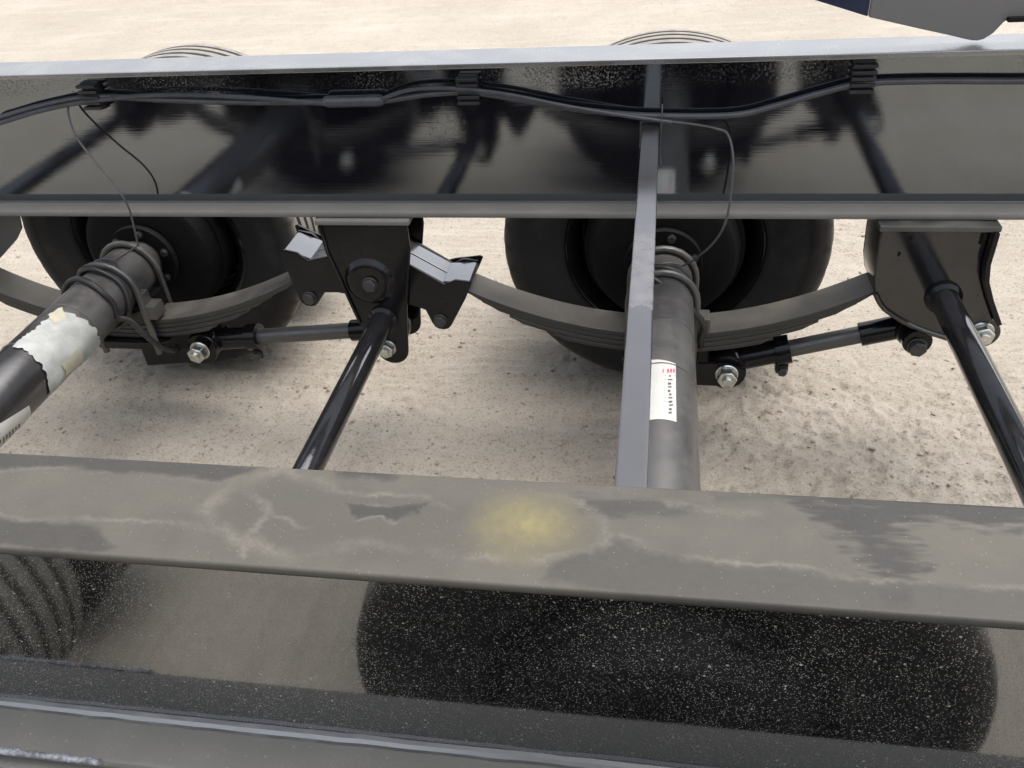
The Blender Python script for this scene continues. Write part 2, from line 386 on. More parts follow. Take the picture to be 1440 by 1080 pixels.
# ------------------------------------------------------------------ the trailer
TR = bpy.data.objects.new('trailer', None); COL.objects.link(TR)
TR['label'] = 'black steel tandem axle trailer undercarriage standing on sandy ground'; TR['category'] = 'trailer'
ZT, ZB, YW = .904, .589, .608                  # rail top, rail underside, web centre
X0, X1 = -3.2, 2.4
def ring_flange(name, x0, x1, y0, y1, z0, z1, mat, parent, bev=.003):
    bm = bmesh.new(); add_box(bm, x0, x1, y0, y1, z0, z1)
    return bm_obj(name, bm, mat, parent, bevel=bev, seg=2)
# far rail
bm = bmesh.new(); add_box(bm, X0, X1, YW, YW+.008, ZB+.015, ZT-.011)
rail = bm_obj('main_rail', bm, 'web_far', TR, label='far main rail with a glossy black web mirroring the axles')
ring_flange('top_flange', X0, X1, .5625, .6600, ZT-.011, ZT, 'flange', rail)
ring_flange('bottom_flange', X0, X1, .5597, .6600, ZB, ZB+.015, 'dusty_lower', rail, .005)
bm = bmesh.new(); add_tube(bm, [(x, YW-.001, ZB+.0155) for x in np.linspace(X0, X1, 60)], .0035, 8)
bm_obj('weld_bead', bm, 'dusty', rail)
# near rail
bm = bmesh.new(); add_box(bm, X0, X1, -YW-.008, -YW, ZB+.015, ZT-.0068)
nrail = bm_obj('main_rail', bm, 'web_near', TR, label='near main rail with dust stained top flange and speckled web')
ring_flange('bottom_flange', X0, X1, -.6665, -.5597, ZB+.004, ZB+.019, 'dusty_lower', nrail, .005)
bm = bmesh.new()
pp = [(x, -YW-.0095+random.uniform(-.0005, .0005), ZB+.0205) for x in np.linspace(X0, X1, 260)]
add_tube(bm, pp, [.0068+random.uniform(-.0005, .0005) for _ in pp], 10)
bm_obj('weld_bead', bm, 'fillet', nrail)
# stained top flange: fine grid on top, fields for dust / dried rims / yellow overspray
def stained_flange():
    y0, y1, z1, z0 = -.6628, -.5578, ZT, ZT-.0068
    xs = np.concatenate([[X0, -1.5], np.arange(-.80, .42, .0009), [1.0, X1]]); r = .003
    r = .0018; ys = np.concatenate([[y0, y0, y0, y0+.0009], np.arange(y0+r, y1-r+1e-6, .0009), [y1-.0009, y1, y1, y1]])
    zs = np.concatenate([[z0, z0+.002, z1-r, z1-.0005], np.full(len(ys)-8, z1), [z1-.0005, z1-r, z0+.002, z0]])
    A, B = np.meshgrid(xs, ys, indexing='ij'); Z = np.broadcast_to(zs, A.shape)
    co = np.stack([A, B, Z], -1).reshape(-1, 3)
    n, m = A.shape; id_ = np.arange(n*m).reshape(n, m)
    q = np.stack([id_[:-1, :-1], id_[1:, :-1], id_[1:, 1:], id_[:-1, 1:]], -1).reshape(-1, 4)
    q = np.concatenate([q, np.stack([id_[:-1, -1], id_[1:, -1], id_[1:, 0], id_[:-1, 0]], -1)])
    me = np_mesh('top_flange', co, q)
    # fields
    def w(pts): return np.array([on_z(x, y, ZT)[:2] for x, y in pts])
    wx = A+.010*vnoise(A, B, 28, 41)+.005*vnoise(A, B, 90, 42)+.004*vnoise(A, B*1.6, 220, 46); wy = B+.008*vnoise(A, B, 28, 43)+.004*vnoise(A, B, 90, 44)+.003*vnoise(A, B, 220, 47)
    def segd(P, closed, X=wx, Y=wy):
        d = np.full(A.shape, 9.); k = len(P)
        for i in range(k if closed else k-1):
            a, b = P[i], P[(i+1) % k]; v = b-a; L = v@v+1e-12
            t = np.clip(((X-a[0])*v[0]+(Y-a[1])*v[1])/L, 0, 1)
            d = np.minimum(d, np.hypot(X-a[0]-t*v[0], Y-a[1]-t*v[1]))
        return d
    def inside(P, X=wx, Y=wy):
        c = np.zeros(A.shape, bool); k = len(P)
        for i in range(k):
            a, b = P[i], P[(i+1) % k]
            if a[1] == b[1]: continue
            c ^= ((a[1] > Y) != (b[1] > Y)) & (X < (b[0]-a[0])*(Y-a[1])/(b[1]-a[1])+a[0])
        return c
    def soft(P, edge): 
        P = w(P); d = segd(P, True); s = np.where(inside(P), d, -d); return np.clip(.5+s/(3.4*edge), 0, 1)
    dust = .76+.16*vnoise(A, B, 9, 51)+.14*vnoise(A, B*2, 24, 52)+.10*vnoise(A, B, 70, 53)
    def lower(P, to, edge, rag=0.): 
        nonlocal dust
        k = soft(P, edge)
        if rag: k = np.clip(k*1.25+rag*(vnoise(A*.6, B*2.2, 85, 81)+.8*vnoise(A*.5, B*2.5, 230, 82))*np.clip(4*k*(1.15-k)+.25*k, 0, 1), 0, 1)
        dust = dust*(1-k)+to*k
    lower([(-60, 630), (-60, 652), (140, 660), (320, 673), (372, 655), (200, 640)], .28, .002)
    lower([(-60, 731), (110, 731), (140, 742), (165, 772), (-60, 766)], .33, .0015)
    lower([(330, 690), (420, 670), (470, 690), (640, 700), (810, 715), (840, 750), (800, 785), (600, 770), (400, 770), (300, 735)], .62, .006)
    lower([(487, 706), (540, 711), (600, 703), (590, 713), (550, 736), (527, 728), (495, 731)], .22, .0008)
    lower([(470, 655), (560, 664), (540, 671), (480, 668)], .25, .002)
    lower([(1100, 696), (1160, 728), (1200, 772), (1212, 796), (1268, 806), (1302, 790), (1282, 766), (1240, 748), (1262, 734), (1500, 746), (1500, 700)], .12, .006, 1.3)
    lower([(858, 760), (900, 775), (960, 792), (1150, 806), (1480, 836), (1480, 900), (960, 850), (760, 815), (830, 775)], .40, .002)
    lower([(812, 698), (900, 704), (985, 714), (880, 724), (838, 728)], .30, .004, .9)
    lower([(1000, 690), (1100, 695), (1100, 706), (1010, 702)], .35, .004)
    lower([(1245, 832), (1275, 832), (1280, 850), (1250, 852)], .15, .004)
    rim = np.zeros(A.shape)
    def line(P, wd, amt):
        nonlocal rim
        wd *= 2.1; amt *= .46
        d = segd(w(P), False); rim = np.maximum(rim, amt*np.clip(1-d/wd, 0, 1)**1.1*np.clip(.75+1.5*vnoise(A, B, 45, 61)+.5*vnoise(A, B, 160, 62), 0, 1.3))
    line([(470, 682), (400, 662), (330, 680), (282, 715), (298, 736), (345, 752), (372, 765), (420, 778), (500, 772)], .0045, .62)
    line([(350, 692), (372, 715), (362, 740), (346, 780)], .0024, .6); line([(372, 715), (400, 730), (432, 742)], .0016, .5)
    line([(-60, 728), (120, 728), (250, 734), (345, 752)], .0018, .5); line([(-60, 655), (140, 662), (320, 675)], .0014, .35)
    line([(465, 680), (482, 690), (590, 694), (604, 708), (630, 716)], .0022, .6)
    line([(487, 706), (495, 733), (527, 729), (548, 738), (600, 704), (540, 713), (487, 706)], .0012, .55)
    line([(480, 762), (560, 770), (680, 782), (770, 790), (846, 766), (842, 735), (822, 705), (775, 692)], .0030, .5)
    line([(865, 757), (950, 786), (1150, 801), (1250, 816), (1480, 834)], .0016, .6)
    line([(925, 706), (1000, 714), (1065, 724)], .0030, .4); line([(1245, 736), (1262, 734), (1480, 745)], .0016, .35)
    yc = w([(738, 738)])[0]; ye = w([(790, 742)])[0]; rad = np.hypot(*(ye-yc))
    d = np.hypot((wx-yc[0])/rad, (wy-yc[1])/(rad*.82)); d = d+.2*vnoise(A, B, 30, 63)+.06*vnoise(A, B, 110, 64); yel = np.clip(1-d/2.0, 0, 1)**1.1*.85*np.clip(.9+.3*vnoise(A, B, 220, 65), 0, 1)
    ca = me.attributes.new('stain', 'FLOAT_COLOR', 'POINT')
    rgba = np.stack([np.clip(dust, 0, 1), np.clip(rim, 0, 1), np.clip(yel, 0, 1), np.ones(A.shape)], -1).astype(np.float32)
    ca.data.foreach_set('color', rgba.ravel())
    return link('top_flange', me, nrail, 'stained', 'dust stained top flange with a yellow paint blotch')
stained_flange()

# crossmember bar between the rails
bm = bmesh.new(); add_box(bm, -.0530, -.0205, -.6079, .6079, .722, .772)
bm_obj('crossmember', bm, 'bar', TR, bevel=.003, label='straight silver grey bar across the frame above the right axle')

bm = bmesh.new(); pp = [(-.0545, .6035, z) for z in np.linspace(.722, .7735, 8)]+[(x, .6035, .7745) for x in np.linspace(-.052, -.0215, 8)]+[(-.019, .6035, z) for z in np.linspace(.7735, .722, 8)]
add_tube(bm, pp, [.0034+random.uniform(-.0006, .0006) for _ in pp], 8); bm_obj('weld_bead', bm, 'dusty', rail)
# round cross tubes between the hangers
def cross_tube(x, z, r, label):
    bm = bmesh.new(); add_tube(bm, [(x, y, z) for y in np.linspace(-.56, .56, 12)], r, 24)
    o = bm_obj('cross_tube', bm, 'black_gloss', TR, label=label)
    for s in (-1, 1):
        bm = bmesh.new(); yy = s*.556
        add_lathe_y(bm, [(yy, r), (yy, r+.009), (yy-s*.010, r+.008), (yy-s*.016, r+.0005)], x, z, 28)
        bm_obj('collar', bm, 'black', o)
    return o
cross_tube(-.630, .340, .0265, 'round black tube from the middle hanger to the near rail')
cross_tube(.557, .424, .0270, 'round black tube from the right hanger to the near rail')
cross_tube(-1.90, .424, .0270, 'round black tube from the left hanger')

# ---- hangers
def arc(cx, cz, r, a0, a1, n=8): return [(cx+r*math.cos(R(a0+(a1-a0)*i/n)), cz+r*math.sin(R(a0+(a1-a0)*i/n))) for i in range(n+1)]
YI, YO = .562, .676
def middle_hanger():
    poly = [(-.737, .577), (-.541, .577), (-.541, .520), (-.572, .360)] + arc(-.622, .254, .038, -5, -175, 10) + [(-.690, .330), (-.733, .515)]
    bm = bmesh.new(); add_prism(bm, poly, YI-.010, YI)
    o = bm_obj('middle_hanger', bm, 'black', TR, bevel=.0035, seg=3, label='black tapered hanger plate with a raised boss between the two axles')
    bm = bmesh.new(); add_prism(bm, poly, YO, YO+.010); bm_obj('outer_plate', bm, 'black', o, bevel=.003)
    bm = bmesh.new(); add_box(bm, -.744, -.534, .548, .674, .577, .5885); bm_obj('mounting_plate', bm, 'dusty_lower', o, bevel=.003)
    # side walls folded back
    bm = bmesh.new()
    for p0, p1 in (((-.737, .576), (-.733, .515)), ((-.733, .515), (-.690, .330))):
        add_prism(bm, [p0, (p0[0]+.007, p0[1]), (p1[0]+.007, p1[1]), p1], YI-.016, YI+.02)
    bm_obj('edge_fold', bm, 'black', o, bevel=.002)
    bm = bmesh.new(); yb = YI-.010
    add_lathe_y(bm, [(yb+.002, .060), (yb-.0005, .057), (yb-.003, .054), (yb-.008, .050), (yb-.011, .046), (yb-.0122, .040), (yb-.0105, .026), (yb-.010, 1e-5)], -.645, .440, 48)
    bm_obj('pivot_boss', bm, 'black', o)
    hexbolt('bolt', -.642, yb-.0100, .438, .0155, .013, 'darkbolt', o, stud=False)
    hexbolt('nut', -.633, yb, .262, .019, .020, 'zinc', o)
    bm = bmesh.new(); add_lathe_y(bm, [(yb, 1e-5), (yb, .026), (YO, .026), (YO, 1e-5)], -.640, .440, 20); bm_obj('pivot_pin', bm, 'darkbolt', o)
    return o
def right_hanger(name, lab):
    left = [(.413, .577), (.415, .520), (.419, .460), (.427, .425), (.442, .400), (.466, .378)]
    low = [(.520, .346), (.588, .321), (.640, .306)] + arc(.654, .337, .033, -75, 35, 8)
    right = [(.664, .372), (.636, .425), (.616, .470), (.609, .510), (.609, .577)]
    poly = left+low+right
    bm = bmesh.new(); add_prism(bm, poly, YI-.008, YI)
    o = bm_obj(name, bm, 'plate', TR, bevel=.003, seg=3, label=lab)
    bm = bmesh.new(); add_prism(bm, poly, YO, YO+.008); bm_obj('outer_plate', bm, 'black', o, bevel=.003)
    bm = bmesh.new(); add_box(bm, .404, .622, .534, .700, .577, .5885); bm_obj('mounting_plate', bm, 'dusty', o, bevel=.002)
    def wall(pts, t, y0, y1, nm, mat):
        bm = bmesh.new()
        a = [Vector((x, 0, z)) for x, z in pts]; off = []
        for i, p in enumerate(a):
            d = (a[min(i+1, len(a)-1)]-a[max(i-1, 0)]).normalized(); off.append(p+Vector((d.z, 0, -d.x))*t)
        L = [(p.x, p.z) for p in a]+[(p.x, p.z) for p in off[::-1]]
        add_prism(bm, L, y0, y1); bm_obj(nm, bm, mat, o, bevel=.0015)
    wall(right, .010, YI-.034, YO, 'edge_fold', 'black')
    wall(left[::-1], .008, YI+.001, YO-.001, 'side_wall', 'black')
    # curled lower lip
    bm = bmesh.new(); add_tube(bm, spline([(x, YI-.008, z+.004) for x, z in left[3:]+low[:3]], 4), .006, 10); bm_obj('lip', bm, 'plate', o)
    hexbolt('nut', .648, YI-.008, .342, .022, .022, 'zinc', o)
    bm = bmesh.new()
    add_lathe_y(bm, [(YI-.004, 1e-5), (YI-.004, .030), (YO, .030), (YO, 1e-5)], .533, .309, 24)
    bm_obj('rod_bracket', bm, 'black', o, bevel=.003)
    hexbolt('bolt', .533, YI-.004, .300, .018, .016, 'darkbolt', o, stud=False)
    for x, z, hh in ((.597, .555, .012), (.455, .520, .005), (.47, .555, .004)):
        bm = bmesh.new(); add_box(bm, x-.0025, x+.0025, YI-.0088, YI-.0075, z-hh, z+hh); bm_obj('slot', bm, 'drum', o)
    return o
hm = middle_hanger()
hr = right_hanger('end_hanger', 'grey black curved hanger plate beside the right wheel')
def left_hanger():
    poly = [(-1.560, .577), (-1.562, .540), (-1.572, .500), (-1.600, .470), (-1.66, .425), (-1.75, .36), (-1.86, .33), (-1.95, .36), (-1.98, .577)]
    bm = bmesh.new(); add_prism(bm, poly, YO+.002, YO+.010)
    o = bm_obj('end_hanger', bm, 'plate_grey', TR, bevel=.003, label='grey black hanger plate at the left end of the spring')
    bm = bmesh.new(); add_prism(bm, poly, YI-.008, YI)
    for v in bm.verts: v.co.x = (v.co.x+1.98)*.6-1.98
    bm_obj('inner_plate', bm, 'black', o, bevel=.003)
    bm = bmesh.new(); add_box(bm, -1.99, -1.70, .548, .700, .577, .5885); bm_obj('mounting_plate', bm, 'dusty', o, bevel=.002)
    return o
hl = left_hanger()

# ---- equaliser rocker
def rocker():
    cx, cz, th = -.637, .440, R(-10)
    def rot(p): x, z = p; return (cx+x*math.cos(th)-z*math.sin(th), cz+x*math.sin(th)+z*math.cos(th))
    half = [(.0, .072), (.040, .060), (.081, .046), (.150, .016), (.158, .013), (.180, .029), (.214, .031), (.217, .024), (.208, -.013), (.180, -.093), (.174, -.102), (.164, -.107), (.152, -.107), (.142, -.103), (.136, -.095), (.118, -.062), (.087, -.056), (0, -.056)]
    poly = half+[(-x, z) for x, z in half[-2:0:-1]]
    bm = bmesh.new(); add_prism(bm, [rot(p) for p in poly], .5665, .5745)
    o = bm_obj('rocker', bm, 'black', TR, bevel=.002, label='black equaliser rocker with flared ends in the middle hanger')
    bm = bmesh.new(); add_prism(bm, [rot(p) for p in poly], .6655, .6735); bm_obj('side_plate', bm, 'black', o, bevel=.002)
    for s in (1, -1):
        # top channel in two strips with a groove, then the cap over the spring tip
        for ya, yb in ((.5755, .616), (.620, .6645)):
            bm = bmesh.new(); add_prism(bm, [rot((s*x, z)) for x, z in ((.0, .073), (.040, .0605), (.155, .0135), (.155, .003), (.040, .050), (.0, .062))], ya, yb)
            bm_obj('top_strip', bm, 'cap', o, bevel=.0015)
        bm = bmesh.new(); add_prism(bm, [rot((s*x, z)) for x, z in ((.148, .012), (.156, .0165), (.212, .029), (.217, .022), (.210, -.004), (.148, -.012))], .5755, .6645)
        bm_obj('end_cap', bm, 'cap', o, bevel=.003)
        bm = bmesh.new(); add_prism(bm, [rot((s*x, z)) for x, z in ((.140, .012), (.160, .022), (.196, .033), (.216, .040), (.224, .036), (.216, .008), (.202, -.040), (.165, -.045))], .6745, .6795)
        bm_obj('flared_lip', bm, 'black', o, bevel=.0015)
        x, z = rot((s*.154, -.082)); hexbolt('bolt', x, .5665, z, .014, .012, 'darkbolt', o, stud=False)
    return o
rk = rocker()

# ---- leaf springs
def leaf(name, cx, kl, kr, z0, xl, xr, t, y0, y1, mat, parent, label=None, hook=False):
    n = 40; xs = np.linspace(-xl, xr, n)
    def f(x): return z0+(kl if x < 0 else kr)*x*x
    bm = bmesh.new(); T = []; 
    for i, x in enumerate(xs):
        s = 2*(kl if x < 0 else kr)*x; nn = Vector((-s, 0, 1)).normalized(); e = min(i, n-1-i)
        tt = t*(1 if e > 1 else .6); ww = 1 if e > 0 else .92; ym = (y0+y1)/2; hw = (y1-y0)/2*ww
        p = Vector((cx+x, 0, f(x)))
        T.append([bm.verts.new((p.x+nn.x*a, ym+b*hw, p.z+nn.z*a)) for a, b in ((0, -1), (0, 1), (-tt, 1), (-tt, -1))])
    for a, b in zip(T, T[1:]):
        for k in range(4): bm.faces.new((a[k], a[(k+1) % 4], b[(k+1) % 4], b[k]))
    bm.faces.new(T[0]); bm.faces.new(T[-1][::-1])
    return bm_obj(name, bm, mat, parent, bevel=.0022, seg=2, label=label, ang=50)
def spring(cx, kl, kr, label, lens):
    y0, y1 = .577, .661
    o = leaf('leaf_spring', cx, kl, kr, .302, lens[0], lens[1], .0125, y0, y1, 'leaf', TR, label)
    z = .302-.0135
    for i, (a, b) in enumerate(((.40, .40), (.34, .33), (.24, .24))):
        leaf('leaf', cx, kl*1.02, kr*1.02, z, a, b, .0115, y0+.001, y1-.001, 'leaf', o); z -= .0130
    bm = bmesh.new(); add_box(bm, cx-.075, cx+.075, .560, .678, .3022, .352); bm_obj('axle_seat', bm, 'black', o, bevel=.004)
    bm = bmesh.new(); add_box(bm, cx+.066, cx+.104, .562, .606, .3152, .352); add_box(bm, cx+.060, cx+.080, .570, .600, .3525, .382); bm_obj('stop_block', bm, 'dusty', o, bevel=.003)
    bm = bmesh.new(); add_box(bm, cx-.085, cx+.085, .560, .678, .228, .2495); bm_obj('clamp_plate', bm, 'black', o, bevel=.004)
    for yb in (.566, .672):
        bm = bmesh.new(); pts = [(cx-.073, yb, .215), (cx-.073, yb, .39)]+[(cx+.073*math.cos(R(a)), yb, .3914+.073*math.sin(R(a))) for a in range(165, 14, -15)]+[(cx+.073, yb, .39), (cx+.073, yb, .215)]
        add_tube(bm, pts, .008, 10); bm_obj('u_bolt', bm, 'dusty', o)
    return o
XA, XB = 0., -1.31
sR = spring(XA, .56, .64, 'dusty leaf spring pack under the right axle', (.445, .445))
sL = spring(XB, .78, .56, 'dusty leaf spring pack under the left axle', (.445, .49))

# ---- torque rods
def torque_rod(pa, pb, nut, label):
    """pa axle end, pb hanger end"""
    pa, pb = Vector(pa), Vector(pb); d = (pb-pa).normalized(); L = (pb-pa).length
    bm = bmesh.new(); add_tube(bm, [pa+d*(L*k/8) for k in range(9)], .0195, 20)
    o = bm_obj('torque_rod', bm, 'axle', TR, label=label)
    bm = bmesh.new(); add_tube(bm, [pa+d*.02, pa+d*.135], .0270, 20); bm_obj('sleeve', bm, 'black', o, bevel=.002)
    bm = bmesh.new(); add_tube(bm, [pb-d*.108, pb-d*.02], .0265, 20); bm_obj('sleeve', bm, 'black', o, bevel=.002)
    for q, sg in ((pa+d*.128, 1),):
        bm = bmesh.new(); add_tube(bm, [q-d*.016, q-d*.0155, q+d*.0155, q+d*.016], [.029, .0335, .0335, .029], 20)
        bm_obj('clamp', bm, 'black', o, bevel=.001)
        bm = bmesh.new(); add_box(bm, q.x-.012, q.x+.016, q.y-.014, q.y+.014, q.z-.058, q.z-.020); bm_obj('clamp_ear', bm, 'black', o, bevel=.005, seg=3)
        hexbolt('clamp_bolt', q.x+.002, q.y-.014, q.z-.046, .011, .012, 'darkbolt', o, stud=False)
    for p in (pa, pb):
        bm = bmesh.new(); add_lathe_y(bm, [(p.y-.034, .020), (p.y-.034, .036), (p.y-.028, .040), (p.y+.028, .040), (p.y+.034, .036), (p.y+.034, .020)], p.x, p.z, 28); bm_obj('eye', bm, 'black', o)
    x, z = nut
    hexbolt('nut', x, pa.y-.046, z, .0225, .028, 'zinc', o)
    # bracket under the clamp plate that carries the eye
    ax = XA if pa.x > -.5 else XB
    for yy in (pa.y-.046, pa.y+.038):
        bm = bmesh.new(); add_prism(bm, [(ax+.02, .228), (ax+.150, .228), (ax+.190, .215)]+arc(pa.x, pa.z, .043, 30, -120, 8)+[(ax+.02, .170)], yy, yy+.008)
        bm_obj('bracket_plate', bm, 'black', o, bevel=.002)
    return o
tR = torque_rod((.150, .618, .205), (.533, .618, .318), (.150, .203), 'grey torque rod from the right axle to the right hanger')
tL = torque_rod((-1.128, .618, .224), (-.633, .618, .275), (-1.128, .224), 'grey torque rod from the left axle to the middle hanger')

# ---- axles
def axle(cx, label, mat='axle'):
    ra = .0648
    bm = bmesh.new()
    add_lathe_y(bm, [(-.79, .045), (-.73, .052), (-.70, ra-.004), (-.68, ra)]+[(y, ra) for y in np.linspace(-.6, .6, 9)]+[(.68, ra), (.70, ra-.004), (.73, .052), (.79, .045)], cx, .3914, 48)
    o = bm_obj('axle', bm, mat, TR, label=label)
    for s in (-1, 1):
        bm = bmesh.new(); add_lathe_y(bm, [(s*.728, .048), (s*.728, .088), (s*.742, .090), (s*.748, .086), (s*.748, .048)], cx, .3914, 36); bm_obj('brake_flange', bm, 'drum', o)
        for k in range(6):
            a = k*math.pi/3+.3; hexbolt('bolt', cx+.072*math.cos(a), s*.728, .3914+.072*math.sin(a), .009, .010, 'darkbolt', o, sgn=-s, stud=False)
        bm = bmesh.new(); add_lathe_y(bm, [(s*.752, .05), (s*.752, .150), (s*.760, .165), (s*.790, .176), (s*.800, .178), (s*.800, .05)], cx, .3914, 48); bm_obj('backing_plate', bm, 'drum', o)
        bm = bmesh.new(); add_lathe_y(bm, [(s*.803, .06), (s*.803, .184), (s*.815, .190), (s*.960, .186), (s*.965, .06)], cx, .3914, 48); bm_obj('brake_drum', bm, 'drum', o)
    # thin raised weld rings
    for y in (.245, .40):
        bm = bmesh.new(); add_lathe_y(bm, [(y-.003, ra-.001), (y-.0015, ra+.0012), (y+.0015, ra+.0012), (y+.003, ra-.001)], cx, .3914, 48)
        bm_obj('weld_ring', bm, 'dusty', o)
    return o
aR = axle(XA, 'round grey axle under the silver bar'); aL = axle(XB, 'round black axle with a paper patch', 'axle_glossy')

# ---- wheels (dual 17.5 inch)
def tyre_mesh():
    Rr, W, seg = .391, .215, 160
    h = W/2; prof = []                      # (y, r, wear)
    prof += [(-h+.030, .215, 0), (-h+.022, .226, 0), (-h+.012, .240, 0), (-h+.0085, .243, 0), (-h+.0065, .252, 0), (-h+.003, .272, 0), (-h+.0015, .274, 0), (-h, .300, 0), (-h+.0008, .322, 0), (-h+.003, .338, 0), (-h+.0022, .341, 0), (-h+.007, .358, .05), (-h+.012, .370, .12), (-h+.017, .3795, .3), (-h+.023, .3855, .75)]
    tread = []; gro = (-.052, -.018, .018, .052)
    ys = [-.082, -.062]
    for g in gro: tread += [(g-.0080, 0, 1.), (g-.0074, 0, .9), (g-.0052, -.014, .0), (g+.0052, -.014, .0), (g+.0074, 0, .9), (g+.0080, 0, 1.)]
    tr = [(-.080, 0, 1.)]+tread+[(.080, 0, 1.)]
    def crown(y): return Rr-.004*(y/.085)**2
    T = [(y, crown(y)+d, wv) for y, d, wv in tr]
    right = [(-y, r, wv) for y, r, wv in prof[::-1]]
    P = prof+T+right
    bm = bmesh.new(); lay = bm.verts.layers.float.new('wear'); rings = []
    for k in range(seg):
        a = 2*math.pi*k/seg; ring = []
        for y, r, wv in P:
            rr = r; ww = wv
            if abs(y) > .078 and r > .36:                  # shoulder notches
                if k % 4 == 0: rr -= .0012; ww *= .3
            v = bm.verts.new((rr*math.cos(a), y, rr*math.sin(a))); v[lay] = ww; ring.append(v)
        rings.append(ring)
    for a, b in zip(rings, rings[1:]+rings[:1]):
        for i in range(len(P)-1): bm.faces.new((a[i], b[i], b[i+1], a[i+1]))
    bmesh.ops.recalc_face_normals(bm, faces=bm.faces)
    for e in bm.edges: e.smooth = not (len(e.link_faces) == 2 and e.calc_face_angle(0) > R(38))
    for f in bm.faces: f.smooth = True
    me = bpy.data.meshes.new('tyre'); bm.to_mesh(me); bm.free(); me.materials.append(M['tread']); return me
TY = tyre_mesh()
def rim_mesh():
    bm = bmesh.new()
    add_lathe_y(bm, [(-.088, .236), (-.094, .238), (-.098, .232), (-.095, .222), (-.084, .214), (-.060, .206), (-.02, .200), (.05, .200), (.075, .210), (.092, .222), (.097, .234), (.090, .238), (.085, .226), (.060, .206+.006), (.0, .206), (-.06, .212), (-.084, .226)], 0, 0, 64, close=True)
    add_lathe_y(bm, [(.066, .200), (.070, .150), (.064, .08), (.056, .08), (.062, .150), (.058, .200)], 0, 0, 48)
    bmesh.ops.recalc_face_normals(bm, faces=bm.faces)
    for f in bm.faces: f.smooth = True
    for e in bm.edges: e.smooth = not (len(e.link_faces) == 2 and e.calc_face_angle(0) > R(45))
    me = bpy.data.meshes.new('wheel'); bm.to_mesh(me); bm.free(); me.materials.append(M['black']); return me
RM = rim_mesh()
for cx, side in ((XA, 'right'), (XB, 'left')):
    for s in (1, -1):
        for yc, lab in ((.9075, 'inner'), (1.1825, 'outer')):
            wh = bpy.data.objects.new('wheel', RM); COL.objects.link(wh); wh.parent = TR
            wh.matrix_local = Matrix.Translation((cx, s*yc, .3900)) @ Matrix.Rotation(0 if s > 0 else math.pi, 4, 'Z') @ Matrix.Rotation(random.random()*6, 4, 'Y')
            ty = bpy.data.objects.new('tyre', TY); COL.objects.link(ty); ty.parent = wh

# ---- near side running gear: mirrored copies of the far side
for o in (hm, hr, hl, rk, sR, sL, tR, tL): copy_part(o, TR, FLIP)
# pale weld along the near mounting plate
bm = bmesh.new(); pp = [(x, -.6662+random.uniform(-.0006, .0006), ZB+.0175+random.uniform(-.0004, .0004)) for x in np.linspace(-.74, -.530, 90)]
add_tube(bm, pp, [.0030+.0008*math.sin(i*.37)*math.sin(i*.11)+random.uniform(-.0003, .0003) for i, _ in enumerate(pp)], 8)
bm_obj('weld_bead', bm, 'weld', nrail, label='white crusty weld on the near rail lower edge')

# ---- stickers and paper on the axles (built on the tube's real curve)
def on_cyl(x, y, cx, r, cz=.3914):
    d = ray(x, y); a = d.x*d.x+d.z*d.z; ox, oz = CAM.x-cx, CAM.z-cz; b = 2*(ox*d.x+oz*d.z); c = ox*ox+oz*oz-r*r
    D = b*b-4*a*c
    if D < 0: t = -b/(2*a)
    else: t = (-b-math.sqrt(D))/(2*a)
    p = CAM+d*t; return p.y, math.atan2(p.z-cz, p.x-cx)
def cyl_patch(name, corners, cx, r, mat, parent, n=18, wave=0., label=None, thick=.0006, ragged=0.):
    C = [on_cyl(x, y, cx, .0648) if isinstance(x, (int, float)) else x for x, y in corners]
    bm = bmesh.new(); G = []
    for i in range(n+1):
        row = []
        for j in range(n+1):
            u, v = i/n, j/n
            if ragged and i in (0, n): u += random.uniform(-ragged, ragged)
            if ragged and j in (0, n): v += random.uniform(-ragged, ragged)
            y = (1-u)*(1-v)*C[0][0]+u*(1-v)*C[1][0]+u*v*C[2][0]+(1-u)*v*C[3][0]
            a = (1-u)*(1-v)*C[0][1]+u*(1-v)*C[1][1]+u*v*C[2][1]+(1-u)*v*C[3][1]
            rr = r+(wave*(.5+.5*math.sin(u*9+v*4)*math.cos(v*11-u*3)) if wave else 0)
            row.append(bm.verts.new((cx+rr*math.cos(a), y, .3914+rr*math.sin(a))))
        G.append(row)
    for i in range(n):
        for j in range(n): bm.faces.new((G[i][j], G[i+1][j], G[i+1][j+1], G[i][j+1]))
    bmesh.ops.solidify(bm, geom=bm.faces[:], thickness=thick)
    return bm_obj(name, bm, mat, parent, label=label)
def lerp_px(c, u, v):
    (a, b, d, e) = [Vector((p[0], p[1])) for p in c]
    q = a*(1-u)*(1-v)+b*u*(1-v)+d*u*v+e*(1-u)*v; return (q.x, q.y)
def sub(c, u0, u1, v0, v1): return [lerp_px(c, u0, v0), lerp_px(c, u1, v0), lerp_px(c, u1, v1), lerp_px(c, u0, v1)]
c = [(20, 488), (80, 438), (139, 490), (66, 557)]
cyl_patch('paper_patch', c, XB, .0662, 'paper', aL, 22, .0034, 'wrinkled pale paper patch taped to the axle', ragged=.026)
cyl_patch('tape_strip', [(68, 445), (88, 434), (92, 450), (76, 458)], XB, .0692, 'tape', aL, 6, .0006, ragged=.06)
cyl_patch('tape_strip', [(84, 512), (110, 490), (114, 506), (90, 528)], XB, .0690, 'tape', aL, 6, .0006, ragged=.05)
c = [(-25, 610), (40, 570), (43, 590), (-25, 655)]
cyl_patch('label_sticker', c, XB, .0657, 'sticker', aL, 10, 0, 'white printed sticker at the lower end of the axle')
for k in range(9):
    u = .22+.065*k; cyl_patch('print', sub(c, u, u+.03, .62, .62+.25*random.uniform(.6, 1)), XB, .0664, 'ink', aL, 2)
